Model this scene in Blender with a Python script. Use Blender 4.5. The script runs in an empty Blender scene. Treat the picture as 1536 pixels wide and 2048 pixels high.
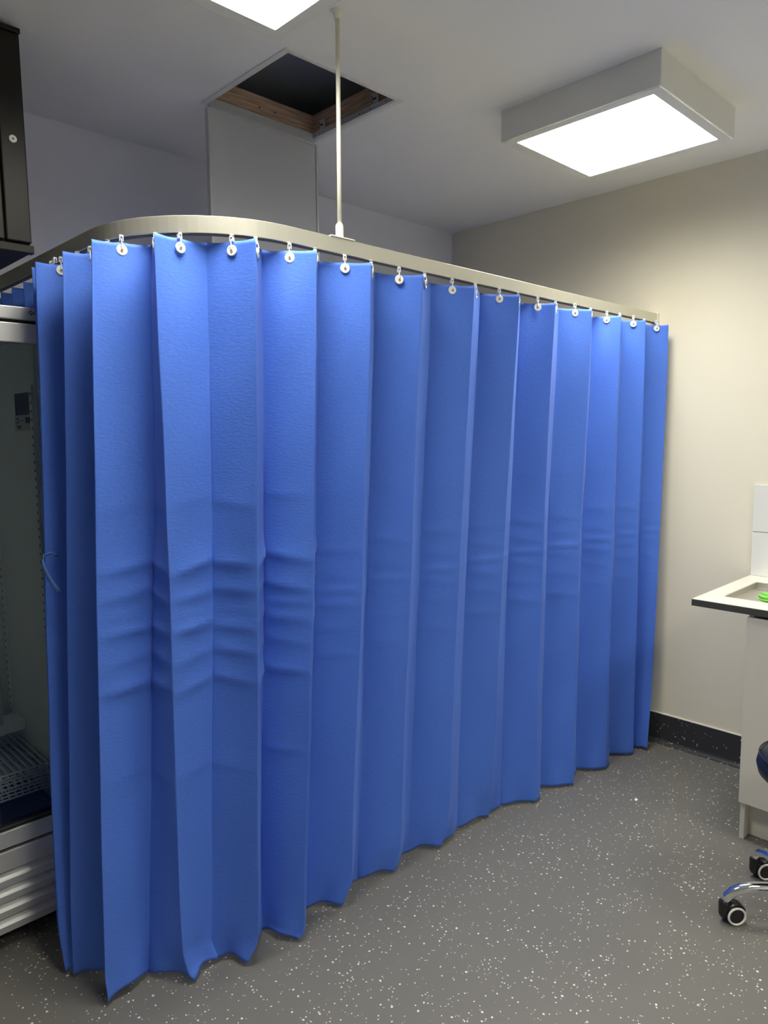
import bpy, bmesh, math, random
from mathutils import Vector, Matrix
random.seed(7)
C = bpy.context.scene.collection
PI = math.pi

# ------------------------------------------------------------------ camera
cam_d = bpy.data.cameras.new('camera'); cam = bpy.data.objects.new('camera', cam_d); C.objects.link(cam)
cam_d.sensor_fit = 'HORIZONTAL'; cam_d.sensor_width = 36; cam_d.lens = 1431.08 / 1536 * 36
cam_d.clip_start = 0.05
f_px, yaw, pitch, roll = 1431.08, 0.798442117, 0.111534220, -0.0105180661
Fv = Vector((math.cos(yaw) * math.cos(pitch), math.sin(yaw) * math.cos(pitch), -math.sin(pitch)))
r0 = Vector((math.sin(yaw), -math.cos(yaw), 0)); u0 = r0.cross(Fv)
Rv = r0 * math.cos(roll) + u0 * math.sin(roll); Uv = -r0 * math.sin(roll) + u0 * math.cos(roll)
M = Matrix((( Rv.x, Uv.x, -Fv.x, 0), (Rv.y, Uv.y, -Fv.y, 0), (Rv.z, Uv.z, -Fv.z, 1.55), (0, 0, 0, 1)))
cam.matrix_world = M
bpy.context.scene.camera = cam

# ------------------------------------------------------------------ world, exposure, light levels
world = bpy.data.worlds.new('world'); bpy.context.scene.world = world; world.use_nodes = True
world.node_tree.nodes['Background'].inputs[0].default_value = (0.5, 0.55, 0.65, 1)
world.node_tree.nodes['Background'].inputs[1].default_value = 0.0
vs = bpy.context.scene.view_settings
vs.view_transform = 'Standard'; vs.look = 'None'; vs.exposure = 1.17; vs.gamma = 1.0; vs.use_curve_mapping = False
PANEL_POWER = 19.0            # emission of every ceiling panel
PANEL_COLOR = (1.0, 0.965, 0.85, 1)

# ------------------------------------------------------------------ materials
def mat(name, col, rough=0.5, metal=0.0, spec=0.5, noise=None, bump=None, emit=None, coat=0):
    m = bpy.data.materials.new(name); m.use_nodes = True
    nt = m.node_tree; b = nt.nodes['Principled BSDF']
    b.inputs['Base Color'].default_value = (*col, 1); b.inputs['Roughness'].default_value = rough
    b.inputs['Metallic'].default_value = metal; b.inputs['Specular IOR Level'].default_value = spec
    b.inputs['Coat Weight'].default_value = coat
    tc = nt.nodes.new('ShaderNodeTexCoord')
    if noise:
        sc, amt = noise
        n = nt.nodes.new('ShaderNodeTexNoise'); n.inputs['Scale'].default_value = sc; n.inputs['Detail'].default_value = 4
        nt.links.new(tc.outputs['Object'], n.inputs['Vector'])
        mx = nt.nodes.new('ShaderNodeMix'); mx.data_type = 'RGBA'
        mx.inputs[6].default_value = (*[c * (1 - amt) for c in col], 1); mx.inputs[7].default_value = (*[min(1, c * (1 + amt)) for c in col], 1)
        nt.links.new(n.outputs['Fac'], mx.inputs[0]); nt.links.new(mx.outputs[2], b.inputs['Base Color'])
    if bump:
        sc, st = bump
        n = nt.nodes.new('ShaderNodeTexNoise'); n.inputs['Scale'].default_value = sc; n.inputs['Detail'].default_value = 5
        nt.links.new(tc.outputs['Object'], n.inputs['Vector'])
        bp = nt.nodes.new('ShaderNodeBump'); bp.inputs['Strength'].default_value = st; bp.inputs['Distance'].default_value = 0.002
        nt.links.new(n.outputs['Fac'], bp.inputs['Height']); nt.links.new(bp.outputs[0], b.inputs['Normal'])
    if emit:
        b.inputs['Emission Color'].default_value = emit[0]; b.inputs['Emission Strength'].default_value = emit[1]
    return m

def speckled(name, col, rough, fleck=(0.75, 0.74, 0.68), scale=66, thr=0.175, keep=0.42, clump=0.09):
    m = mat(name, col, rough); nt = m.node_tree; b = nt.nodes['Principled BSDF']
    tc = nt.nodes.new('ShaderNodeTexCoord')
    warp = nt.nodes.new('ShaderNodeTexNoise'); warp.inputs['Scale'].default_value = 120
    nt.links.new(tc.outputs['Object'], warp.inputs['Vector'])
    wa = nt.nodes.new('ShaderNodeVectorMath'); wa.operation = 'SCALE'; wa.inputs['Scale'].default_value = 0.006
    nt.links.new(warp.outputs['Color'], wa.inputs[0])
    ad = nt.nodes.new('ShaderNodeVectorMath'); ad.operation = 'ADD'
    nt.links.new(tc.outputs['Object'], ad.inputs[0]); nt.links.new(wa.outputs[0], ad.inputs[1])
    facs = []
    for s, t, k in ((scale, thr, keep), (scale * 1.6, thr * 1.05, keep * 0.6)):
        v = nt.nodes.new('ShaderNodeTexVoronoi'); v.inputs['Scale'].default_value = s
        nt.links.new(ad.outputs[0], v.inputs['Vector'])
        sep = nt.nodes.new('ShaderNodeSeparateColor'); nt.links.new(v.outputs['Color'], sep.inputs[0])
        n = nt.nodes.new('ShaderNodeTexNoise'); n.inputs['Scale'].default_value = 7; n.inputs['Detail'].default_value = 3
        nt.links.new(tc.outputs['Object'], n.inputs['Vector'])
        mr = nt.nodes.new('ShaderNodeMapRange'); mr.inputs['From Min'].default_value = 0.3; mr.inputs['From Max'].default_value = 0.7
        mr.inputs['To Min'].default_value = k - clump * 2; mr.inputs['To Max'].default_value = k + clump * 2
        nt.links.new(n.outputs['Fac'], mr.inputs['Value'])
        lt = nt.nodes.new('ShaderNodeMath'); lt.operation = 'LESS_THAN'
        nt.links.new(sep.outputs[0], lt.inputs[0]); nt.links.new(mr.outputs[0], lt.inputs[1])
        sz = nt.nodes.new('ShaderNodeMath'); sz.operation = 'MULTIPLY_ADD'; sz.inputs[1].default_value = t * 0.8; sz.inputs[2].default_value = t * 0.55
        nt.links.new(sep.outputs[1], sz.inputs[0])
        l2 = nt.nodes.new('ShaderNodeMath'); l2.operation = 'LESS_THAN'
        nt.links.new(v.outputs['Distance'], l2.inputs[0]); nt.links.new(sz.outputs[0], l2.inputs[1])
        mu = nt.nodes.new('ShaderNodeMath'); mu.operation = 'MULTIPLY'
        nt.links.new(lt.outputs[0], mu.inputs[0]); nt.links.new(l2.outputs[0], mu.inputs[1]); facs.append(mu)
    mxm = nt.nodes.new('ShaderNodeMath'); mxm.operation = 'MAXIMUM'
    nt.links.new(facs[0].outputs[0], mxm.inputs[0]); nt.links.new(facs[1].outputs[0], mxm.inputs[1])
    base = nt.nodes.new('ShaderNodeTexNoise'); base.inputs['Scale'].default_value = 3; base.inputs['Detail'].default_value = 6
    nt.links.new(tc.outputs['Object'], base.inputs['Vector'])
    bm_ = nt.nodes.new('ShaderNodeMix'); bm_.data_type = 'RGBA'
    bm_.inputs[6].default_value = (*[c * 0.92 for c in col], 1); bm_.inputs[7].default_value = (*[c * 1.08 for c in col], 1)
    nt.links.new(base.outputs['Fac'], bm_.inputs[0])
    mx = nt.nodes.new('ShaderNodeMix'); mx.data_type = 'RGBA'; mx.inputs[7].default_value = (*fleck, 1)
    nt.links.new(mxm.outputs[0], mx.inputs[0]); nt.links.new(bm_.outputs[2], mx.inputs[6]); nt.links.new(mx.outputs[2], b.inputs['Base Color'])
    return m

def cloth_mat(name, col):
    m = bpy.data.materials.new(name); m.use_nodes = True; nt = m.node_tree; b = nt.nodes['Principled BSDF']; out = nt.nodes['Material Output']
    tc = nt.nodes.new('ShaderNodeTexCoord'); mp = nt.nodes.new('ShaderNodeMapping'); mp.inputs['Scale'].default_value = (1, 1, 2.4)
    nt.links.new(tc.outputs['Object'], mp.inputs['Vector'])
    n = nt.nodes.new('ShaderNodeTexNoise'); n.inputs['Scale'].default_value = 70; n.inputs['Detail'].default_value = 6; n.inputs['Roughness'].default_value = 0.65
    nt.links.new(mp.outputs[0], n.inputs['Vector'])
    mx = nt.nodes.new('ShaderNodeMix'); mx.data_type = 'RGBA'
    mx.inputs[6].default_value = (*[c * 0.9 for c in col], 1); mx.inputs[7].default_value = (*[c * 1.1 for c in col], 1)
    nt.links.new(n.outputs['Fac'], mx.inputs[0]); nt.links.new(mx.outputs[2], b.inputs['Base Color'])
    b.inputs['Roughness'].default_value = 0.62; b.inputs['Specular IOR Level'].default_value = 0.3
    b.inputs['Sheen Weight'].default_value = 0.12; b.inputs['Sheen Tint'].default_value = (0.6, 0.7, 1, 1)
    bp = nt.nodes.new('ShaderNodeBump'); bp.inputs['Strength'].default_value = 0.6; bp.inputs['Distance'].default_value = 0.0015
    nt.links.new(n.outputs['Fac'], bp.inputs['Height']); nt.links.new(bp.outputs[0], b.inputs['Normal'])
    tr = nt.nodes.new('ShaderNodeBsdfTranslucent'); tr.inputs['Color'].default_value = (col[0] * 1.1, col[1] * 1.25, min(1, col[2] * 1.15), 1)
    ms = nt.nodes.new('ShaderNodeMixShader'); ms.inputs[0].default_value = 0.14
    nt.links.new(b.outputs[0], ms.inputs[1]); nt.links.new(tr.outputs[0], ms.inputs[2]); nt.links.new(ms.outputs[0], out.inputs['Surface'])
    return m

def glass_mat(name, tint=(0.95, 0.98, 0.98), refl=0.12):
    m = bpy.data.materials.new(name); m.use_nodes = True; nt = m.node_tree; out = nt.nodes['Material Output']
    t = nt.nodes.new('ShaderNodeBsdfTransparent'); t.inputs[0].default_value = (*tint, 1)
    g = nt.nodes.new('ShaderNodeBsdfGlossy'); g.inputs['Roughness'].default_value = 0.02
    fr = nt.nodes.new('ShaderNodeFresnel'); fr.inputs['IOR'].default_value = 1.7
    ms = nt.nodes.new('ShaderNodeMixShader')
    nt.links.new(fr.outputs[0], ms.inputs[0]); nt.links.new(t.outputs[0], ms.inputs[1]); nt.links.new(g.outputs[0], ms.inputs[2])
    nt.links.new(ms.outputs[0], out.inputs['Surface']); nt.nodes.remove(nt.nodes['Principled BSDF'])
    return m

MT = dict(
    wall=mat('painted_wall', (0.82, 0.77, 0.62), 0.75, noise=(1.5, 0.015), bump=(160, 0.12)),
    wall_cool_tint=mat('cool_light_tinted_wall', (0.88, 0.885, 0.91), 0.75, bump=(160, 0.12)),  # wall colour tinted bluish to stand in for cool indirect light
    ceiling=mat('painted_ceiling', (0.93, 0.92, 0.90), 0.85, bump=(120, 0.08)),
    floor=speckled('speckled_vinyl', (0.145, 0.141, 0.128), 0.42),
    skirt=speckled('dark_speckled_vinyl', (0.030, 0.031, 0.035), 0.6, fleck=(0.45, 0.45, 0.43), keep=0.62, thr=0.19, clump=0.03),
    cap=mat('white_cap', (0.85, 0.84, 0.78), 0.4),
    fixture=mat('white_fixture_metal', (0.78, 0.78, 0.74), 0.5),
    diffuser=mat('lit_diffuser', (0.9, 0.9, 0.85), 0.5, emit=(PANEL_COLOR, PANEL_POWER)),
    rail=mat('anodised_rail', (0.66, 0.65, 0.56), 0.36, metal=0.75, noise=(30, 0.03)),
    rail_dark=mat('rail_slot', (0.06, 0.06, 0.07), 0.5),
    plastic=mat('white_plastic', (0.85, 0.84, 0.74), 0.35),
    clear=mat('milky_plastic', (0.80, 0.82, 0.85), 0.25),
    stud=mat('grey_stud', (0.16, 0.17, 0.19), 0.4),
    rod=mat('white_painted_rod', (0.80, 0.78, 0.66), 0.35),
    cloth=cloth_mat('blue_nonwoven', (0.09, 0.222, 0.81)),
    strap=cloth_mat('pale_blue_strap', (0.13, 0.27, 0.70)),
    alu=mat('white_aluminium_trim', (0.62, 0.63, 0.63), 0.4, metal=0.3),
    hatch=mat('grey_hatch_panel', (0.60, 0.61, 0.62), 0.55, bump=(60, 0.1)),
    timber=mat('pine_frame', (0.40, 0.25, 0.155), 0.7),
    void=mat('pale_bounce_foil', (0.55, 0.58, 0.60), 0.7),
    blackbox=mat('black_painted_metal', (0.012, 0.010, 0.007), 0.42, spec=0.32, noise=(4, 0.3)),
    steel=mat('satin_fridge_steel', (0.70, 0.70, 0.67), 0.42, metal=0.55),
    steel_top=mat('brushed_stainless', (0.93, 0.92, 0.82), 0.32, metal=0.35, noise=(40, 0.03)),
    gasket=mat('black_gasket', (0.01, 0.01, 0.012), 0.6),
    liner=mat('fridge_liner', (0.88, 0.91, 0.89), 0.5),
    liner_dark=mat('fridge_floor_liner', (0.03, 0.038, 0.045), 0.35),
    glass=glass_mat('door_glass'),
    wire=mat('grey_coated_wire', (0.78, 0.85, 0.90), 0.4),
    ink=mat('black_print', (0.01, 0.01, 0.01), 0.5),
    sticker_dark=mat('dark_label', (0.07, 0.08, 0.10), 0.5, noise=(160, 0.5)),
    sticker=mat('pale_label', (0.55, 0.57, 0.56), 0.5),
    laminate=mat('off_white_laminate', (0.66, 0.63, 0.54), 0.5),
    edge=mat('white_edge_band', (0.80, 0.79, 0.72), 0.4),
    bench_edge=mat('dark_bench_edge', (0.055, 0.055, 0.045), 0.5),
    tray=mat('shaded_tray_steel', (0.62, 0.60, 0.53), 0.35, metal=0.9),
    tile=mat('white_wall_tile', (0.80, 0.80, 0.74), 0.12, coat=0.3),
    chrome=mat('chrome', (0.85, 0.85, 0.85), 0.06, metal=1.0),
    black_plastic=mat('black_plastic', (0.012, 0.012, 0.014), 0.3),
    vinyl=mat('black_vinyl', (0.012, 0.013, 0.018), 0.32, bump=(90, 0.2)),
    green=mat('green_microfibre', (0.22, 0.62, 0.09), 0.9, noise=(60, 0.25), bump=(200, 0.6)),
    paper=mat('paper_scrap', (0.85, 0.85, 0.82), 0.8),
)
# the prismatic diffusers beam a little downwards: emission falls off with the angle from their normal
nt = MT['diffuser'].node_tree; b = nt.nodes['Principled BSDF']
ge = nt.nodes.new('ShaderNodeNewGeometry'); dt = nt.nodes.new('ShaderNodeVectorMath'); dt.operation = 'DOT_PRODUCT'
nt.links.new(ge.outputs['Incoming'], dt.inputs[0]); nt.links.new(ge.outputs['Normal'], dt.inputs[1])
ab = nt.nodes.new('ShaderNodeMath'); ab.operation = 'ABSOLUTE'; nt.links.new(dt.outputs['Value'], ab.inputs[0])
pw = nt.nodes.new('ShaderNodeMath'); pw.operation = 'POWER'; pw.inputs[1].default_value = 1.4; nt.links.new(ab.outputs[0], pw.inputs[0])
ml = nt.nodes.new('ShaderNodeMath'); ml.operation = 'MULTIPLY'; ml.inputs[1].default_value = PANEL_POWER; nt.links.new(pw.outputs[0], ml.inputs[0])
nt.links.new(ml.outputs[0], b.inputs['Emission Strength'])
# wood grain on the pine frame
nt = MT['timber'].node_tree; b = nt.nodes['Principled BSDF']; tc = nt.nodes.new('ShaderNodeTexCoord'); mp = nt.nodes.new('ShaderNodeMapping'); mp.inputs['Scale'].default_value = (3, 3, 45)
n = nt.nodes.new('ShaderNodeTexNoise'); n.inputs['Scale'].default_value = 3; n.inputs['Detail'].default_value = 5
cr = nt.nodes.new('ShaderNodeValToRGB'); cr.color_ramp.elements[0].color = (0.36, 0.23, 0.15, 1); cr.color_ramp.elements[1].color = (0.60, 0.44, 0.31, 1)
cr.color_ramp.elements[0].position = 0.35; cr.color_ramp.elements[1].position = 0.65
nt.links.new(tc.outputs['Object'], mp.inputs[0]); nt.links.new(mp.outputs[0], n.inputs['Vector']); nt.links.new(n.outputs['Fac'], cr.inputs[0]); nt.links.new(cr.outputs[0], b.inputs['Base Color'])

# ------------------------------------------------------------------ helpers
def tag(o, label=None, cat=None, group=None, kind=None):
    if label: o['label'] = label
    if cat: o['category'] = cat
    if group: o['group'] = group
    if kind: o['kind'] = kind
    return o

def empty(name, loc):
    o = bpy.data.objects.new(name, None); C.objects.link(o); o.location = loc; o.empty_display_size = 0.05
    return o

def link(name, bm, m, parent=None, bevel=0, smooth=False, seg=2):
    me = bpy.data.meshes.new(name)
    bmesh.ops.recalc_face_normals(bm, faces=bm.faces[:]); bm.to_mesh(me); bm.free()
    me.materials.append(m)
    o = bpy.data.objects.new(name, me); C.objects.link(o)
    # mesh is written in world coordinates: move origin under the parent
    if parent is not None:
        o.parent = parent
        w = Vector((0, 0, 0)); p = parent
        while p is not None: w += p.location; p = p.parent
        me.transform(Matrix.Translation(-w))
    if smooth:
        for p in me.polygons: p.use_smooth = True
    if bevel:
        md = o.modifiers.new('bevel', 'BEVEL'); md.width = bevel; md.segments = seg; md.limit_method = 'ANGLE'; md.angle_limit = math.radians(40)
    return o

def box(bm, x0, x1, y0, y1, z0, z1, rot=None):
    vs_ = [bm.verts.new((x, y, z)) for x in (x0, x1) for y in (y0, y1) for z in (z0, z1)]
    for f in ((0, 1, 3, 2), (4, 6, 7, 5), (0, 4, 5, 1), (2, 3, 7, 6), (0, 2, 6, 4), (1, 5, 7, 3)): bm.faces.new([vs_[i] for i in f])
    if rot:
        ang, ax, cen = rot
        bmesh.ops.rotate(bm, verts=vs_, cent=cen, matrix=Matrix.Rotation(ang, 3, ax))
    return vs_

def bx(name, m, parent, *b, bevel=0.0015):
    bm = bmesh.new(); box(bm, *b); return link(name, bm, m, parent, bevel)

def frame_axes(d):
    d = d.normalized(); a = Vector((0, 0, 1)) if abs(d.z) < 0.9 else Vector((1, 0, 0))
    s = d.cross(a).normalized(); return s, s.cross(d).normalized()

def tube(bm, pts, rad, n=12, cap=True, flat=1.0):
    pts = [Vector(p) for p in pts]; rings = []
    up = None
    for i, p in enumerate(pts):
        d = (pts[min(i + 1, len(pts) - 1)] - pts[max(i - 1, 0)]).normalized()
        if up is None: s, up = frame_axes(d)
        else:
            s = d.cross(up).normalized(); up = s.cross(d).normalized()
        r = rad[i] if isinstance(rad, (list, tuple)) else rad
        rings.append([bm.verts.new(p + s * math.cos(2 * PI * k / n) * r + up * math.sin(2 * PI * k / n) * r * flat) for k in range(n)])
    for a, b_ in zip(rings, rings[1:]):
        for k in range(n): bm.faces.new((a[k], a[(k + 1) % n], b_[(k + 1) % n], b_[k]))
    if cap: bm.faces.new(rings[0]); bm.faces.new(rings[-1][::-1])

def lathe(bm, prof, cen, axis=Vector((0, 0, 1)), n=32):
    s, t = frame_axes(axis); axis = axis.normalized(); cen = Vector(cen); rings = []
    for r, h in prof:
        rings.append([bm.verts.new(cen + axis * h + (s * math.cos(2 * PI * k / n) + t * math.sin(2 * PI * k / n)) * max(r, 1e-5)) for k in range(n)])
    for a, b_ in zip(rings, rings[1:]):
        for k in range(n): bm.faces.new((a[k], a[(k + 1) % n], b_[(k + 1) % n], b_[k]))
    bm.faces.new(rings[0]); bm.faces.new(rings[-1][::-1])

def sweep(bm, path, prof, closed=True):
    """profile points (lateral, z) swept along a horizontal path"""
    rings = []
    for i, p in enumerate(path):
        p = Vector(p); d = (Vector(path[min(i + 1, len(path) - 1)]) - Vector(path[max(i - 1, 0)])).normalized()
        s = Vector((d.y, -d.x, 0))
        rings.append([bm.verts.new(p + s * a + Vector((0, 0, z))) for a, z in prof])
    k = len(prof)
    for a, b_ in zip(rings, rings[1:]):
        for j in range(k if closed else k - 1): bm.faces.new((a[j], a[(j + 1) % k], b_[(j + 1) % k], b_[j]))
    if closed: bm.faces.new(rings[0]); bm.faces.new(rings[-1][::-1])

# ------------------------------------------------------------------ the room
X0, X1, Y0, Y1, ZC = -1.9, 3.36, -1.9, 2.848, 2.71
def struct(name, bm, m, **k): return tag(link(name, bm, m, None, **k), kind='structure')
bm = bmesh.new(); box(bm, X0 - .1, X1 + .1, Y0 - .1, Y1 + .1, -0.05, 0); struct('floor', bm, MT['floor'])
HX0, HX1, HY0, HY1 = 1.430, 1.902, 1.868, 2.335           # hatch hole
bm = bmesh.new()
for b_ in ((X0 - .1, HX0, Y0 - .1, Y1 + .1), (HX1, X1 + .1, Y0 - .1, Y1 + .1), (HX0, HX1, Y0 - .1, HY0), (HX0, HX1, HY1, Y1 + .1)): box(bm, *b_, ZC, ZC + .012)
struct('ceiling', bm, MT['ceiling'])
bm = bmesh.new(); box(bm, X1, X1 + .1, Y0, Y1, 0, ZC); struct('wall_right', bm, MT['wall'])
bm = bmesh.new(); box(bm, X0, X1, Y1, Y1 + .1, 0, ZC); struct('wall_back', bm, MT['wall_cool_tint'])
bm = bmesh.new(); box(bm, X0 - .1, X0, Y0, Y1, 0, ZC); struct('wall_left', bm, MT['wall_cool_tint'])
bm = bmesh.new(); box(bm, X0, X1, Y0 - .1, Y0, 0, ZC); struct('wall_front', bm, MT['wall_cool_tint'])
# coved skirting with a white cap strip
def skirting(name, path):
    prof = [(0, .0), (0, .147), (.004, .147), (.005, .026)] + [(.005 + .020 * (1 - math.cos(t * PI / 2 / 6)), .026 - .024 * math.sin(t * PI / 2 / 6)) for t in range(1, 7)] + [(.026, .0)]
    bm = bmesh.new(); sweep(bm, path, prof); o = tag(link(name, bm, MT['skirt'], None, smooth=False), kind='structure')
    bm = bmesh.new(); sweep(bm, path, [(0, .147), (0, .1515), (.0055, .1515), (.0055, .147)])
    link('cap_strip', bm, MT['cap'], o)
skirting('baseboard_right', [(X1, Y0, 0), (X1, Y1, 0)][::-1])
skirting('baseboard_back', [(X1, Y1, 0), (X0, Y1, 0)][::-1])

# ------------------------------------------------------------------ attic void above the hatch (structure)
bm = bmesh.new()
zt = 2.95; a0, a1, b0, b1 = HX0 - .5, HX1 + .5, HY0 - .5, HY1 + .45  # void lid set low and pale to catch bounced room light
box(bm, a0, a1, b0, b1, zt, zt + .02)
for b_ in ((a0 - .02, a0, b0, b1), (a1, a1 + .02, b0, b1), (a0, a1, b0 - .02, b0), (a0, a1, b1, b1 + .02)): box(bm, *b_, ZC + .012, zt)
struct('trim_1', bm, MT['void'])

# ------------------------------------------------------------------ ceiling lights
def ceiling_light(cx, cy, label):
    t = tag(empty('ceiling_light', (cx, cy, ZC)), label, 'light', 'square ceiling panel lights')
    h = .301; zb = 2.600
    bm = bmesh.new()
    for b_ in ((cx - h, cx - h + .004, cy - h, cy + h), (cx + h - .004, cx + h, cy - h, cy + h), (cx - h + .004, cx + h - .004, cy - h, cy - h + .004), (cx - h + .004, cx + h - .004, cy + h - .004, cy + h)):
        box(bm, *b_, zb + .002, ZC)
    link('housing', bm, MT['fixture'], t, 0.001)
    bm = bmesh.new(); a, d = h - .006, h - .042
    for b_ in ((cx - a, cx - d, cy - a, cy + a), (cx + d, cx + a, cy - a, cy + a), (cx - d, cx + d, cy - a, cy - d), (cx - d, cx + d, cy + d, cy + a)):
        box(bm, *b_, zb, zb + .012)
    link('frame', bm, MT['fixture'], t, 0.001)
    bx('diffuser', MT['diffuser'], t, cx - d, cx + d, cy - d, cy + d, zb + .004, zb + .008, bevel=0)
    return t
ceiling_light(2.547, 1.368, 'square white boxed ceiling light seen whole, above the right half of the curtain')
ceiling_light(0.947, 1.368, 'bright square ceiling light cut by the top picture edge, beside the open hatch')
ADDED_FILL_LIGHTS = [(0.947, -0.75), (2.547, -0.75)]  # added fill panels, unseen behind the camera, to even out the light
for q, side in zip(ADDED_FILL_LIGHTS, ('left', 'right')): ceiling_light(*q, 'added fill light panel behind the viewer on the ' + side + ', out of view')

# ------------------------------------------------------------------ ceiling hatch
t = tag(empty('ceiling_hatch', (1.666, 2.10, ZC)), 'open square ceiling access hatch with pine frame and grey flap hanging down', 'hatch')
bm = bmesh.new(); ox0, ox1, oy0, oy1 = 1.409, 1.923, 1.850, 2.352
for b_ in ((ox0, HX0, oy0, oy1), (HX1, ox1, oy0, oy1), (HX0, HX1, oy0, HY0), (HX0, HX1, HY1, oy1)): box(bm, *b_, ZC - .003, ZC)
link('flange', bm, MT['fixture'], t, .0008)
bm = bmesh.new()
box(bm, HX0 + .006, HX1 - .006, HY1 - .010, HY1, ZC - .012, ZC + .018); box(bm, HX1 - .010, HX1, HY0, HY1, ZC - .002, ZC + .018)
box(bm, HX0, HX0 + .003, HY0, HY1, ZC, ZC + .018); box(bm, HX0, HX1, HY0, HY0 + .003, ZC, ZC + .018)
link('inner_channel', bm, MT['alu'], t, .0008)
for nm, b_ in (('timber_board', (HX0 - .03, HX1 + .03, HY1 + .002, HY1 + .036)), ('timber_board', (HX1 + .002, HX1 + .036, HY0 - .01, HY1 + .002)), ('timber_board', (HX0 - .036, HX0 - .002, HY0 - .01, HY1 + .002)), ('timber_board', (HX0 - .03, HX1 + .03, HY0 - .045, HY0 - .011))):
    bm = bmesh.new(); box(bm, *b_, ZC + .013, ZC + .092); o = link(nm, bm, MT['timber'], t, .001)
for x in (1.65, 1.72):
    bm = bmesh.new(); bmesh.ops.create_uvsphere(bm, u_segments=8, v_segments=6, radius=.003, matrix=Matrix.Translation((x, HY1 + .002, ZC + .05)))
    link('nail_head', bm, MT['gasket'], t)
for y in (2.265, 1.965):
    o = bx('latch', MT['alu'], t, HX1 - .014, HX1 - .009, y - .018, y + .018, ZC + .012, ZC + .052)
    bm = bmesh.new(); box(bm, HX1 - .0155, HX1 - .0138, y - .010, y + .006, ZC + .029, ZC + .034); box(bm, HX1 - .0155, HX1 - .0138, y + .010, y + .012, ZC + .018, ZC + .046)
    link('latch_slot', bm, MT['gasket'], o)
for y in (2.31, 2.28, 2.262, 2.05, 2.03, 1.99, 1.91):
    bm = bmesh.new(); lathe(bm, [(.0025, 0), (.0025, .0006)], (HX1 - .0105, y, ZC + .007), Vector((-1, 0, 0)), 8)
    link('channel_hole', bm, MT['gasket'], t)
# the hanging flap
fl = bx('flap', MT['hatch'], t, 1.434, 1.915, 2.338, 2.350, 2.205, 2.690, bevel=.001)
bm = bmesh.new()
for b_ in ((1.426, 1.434, 2.334, 2.354, 2.205, 2.697), (1.915, 1.923, 2.334, 2.354, 2.205, 2.697), (1.434, 1.915, 2.334, 2.354, 2.205, 2.213), (1.434, 1.915, 2.334, 2.354, 2.689, 2.697)): box(bm, *b_)
link('flap_frame', bm, MT['alu'], fl, .001)

# ------------------------------------------------------------------ curtain rail
RY, RX, RR = 1.581, .831, .365
arc = [(RX + RR - RR * math.cos(a), RY + RR - RR * math.sin(a), 0) for a in [i * PI / 2 / 24 for i in range(25)]]
path = [(RX, 2.845, 0)] + arc + [(3.346, RY, 0)]
t = tag(empty('curtain_rail', (1.375, RY, 2.05)), 'champagne aluminium curtain rail bending round the corner of the bay', 'curtain rail')
w = .011
prof = [(-w, 2.0500), (-w, 2.0905), (-w + .001, 2.0915), (w - .001, 2.0915), (w, 2.0905), (w, 2.0500), (w - .0015, 2.0485), (.005, 2.0485), (.005, 2.0505), (-.005, 2.0505), (-.005, 2.0485), (-w + .0015, 2.0485)]
bm = bmesh.new(); sweep(bm, path, prof); r = link('rail', bm, MT['rail'], t)
for p in r.data.polygons: p.use_smooth = False
bm = bmesh.new(); sweep(bm, path, [(-.0085, 2.0470), (-.0085, 2.0484), (.0085, 2.0484), (.0085, 2.0470)]); link('rail_lip', bm, MT['rail_dark'], t)
bx('end_cap', MT['plastic'], t, 3.345, 3.357, RY - .014, RY + .014, 2.044, 2.095)
t = tag(empty('ceiling_support_rod', (1.401, 1.602, ZC)), 'slim cream rod dropping from the ceiling to carry the curtain rail', 'support rod')
A, B_ = Vector((1.401, 1.602, ZC - .014)), Vector((1.377, RY, 2.10))
bm = bmesh.new(); tube(bm, [A, B_], .0062, 16); link('rod', bm, MT['rod'], t, smooth=True)
bm = bmesh.new(); lathe(bm, [(.017, 0), (.017, -.003), (.011, -.004), (.0095, -.02), (.0085, -.022)], (1.401, 1.602, ZC), n=24); link('ceiling_flange', bm, MT['plastic'], t)
bm = bmesh.new(); lathe(bm, [(.011, 0), (.0115, .033), (.0075, .040)], (1.377, RY, 2.0945), n=24); link('rod_socket', bm, MT['plastic'], t)
bx('saddle_plate', MT['plastic'], t, 1.335, 1.424, RY - .0135, RY + .0135, 2.0916, 2.0955)

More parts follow.
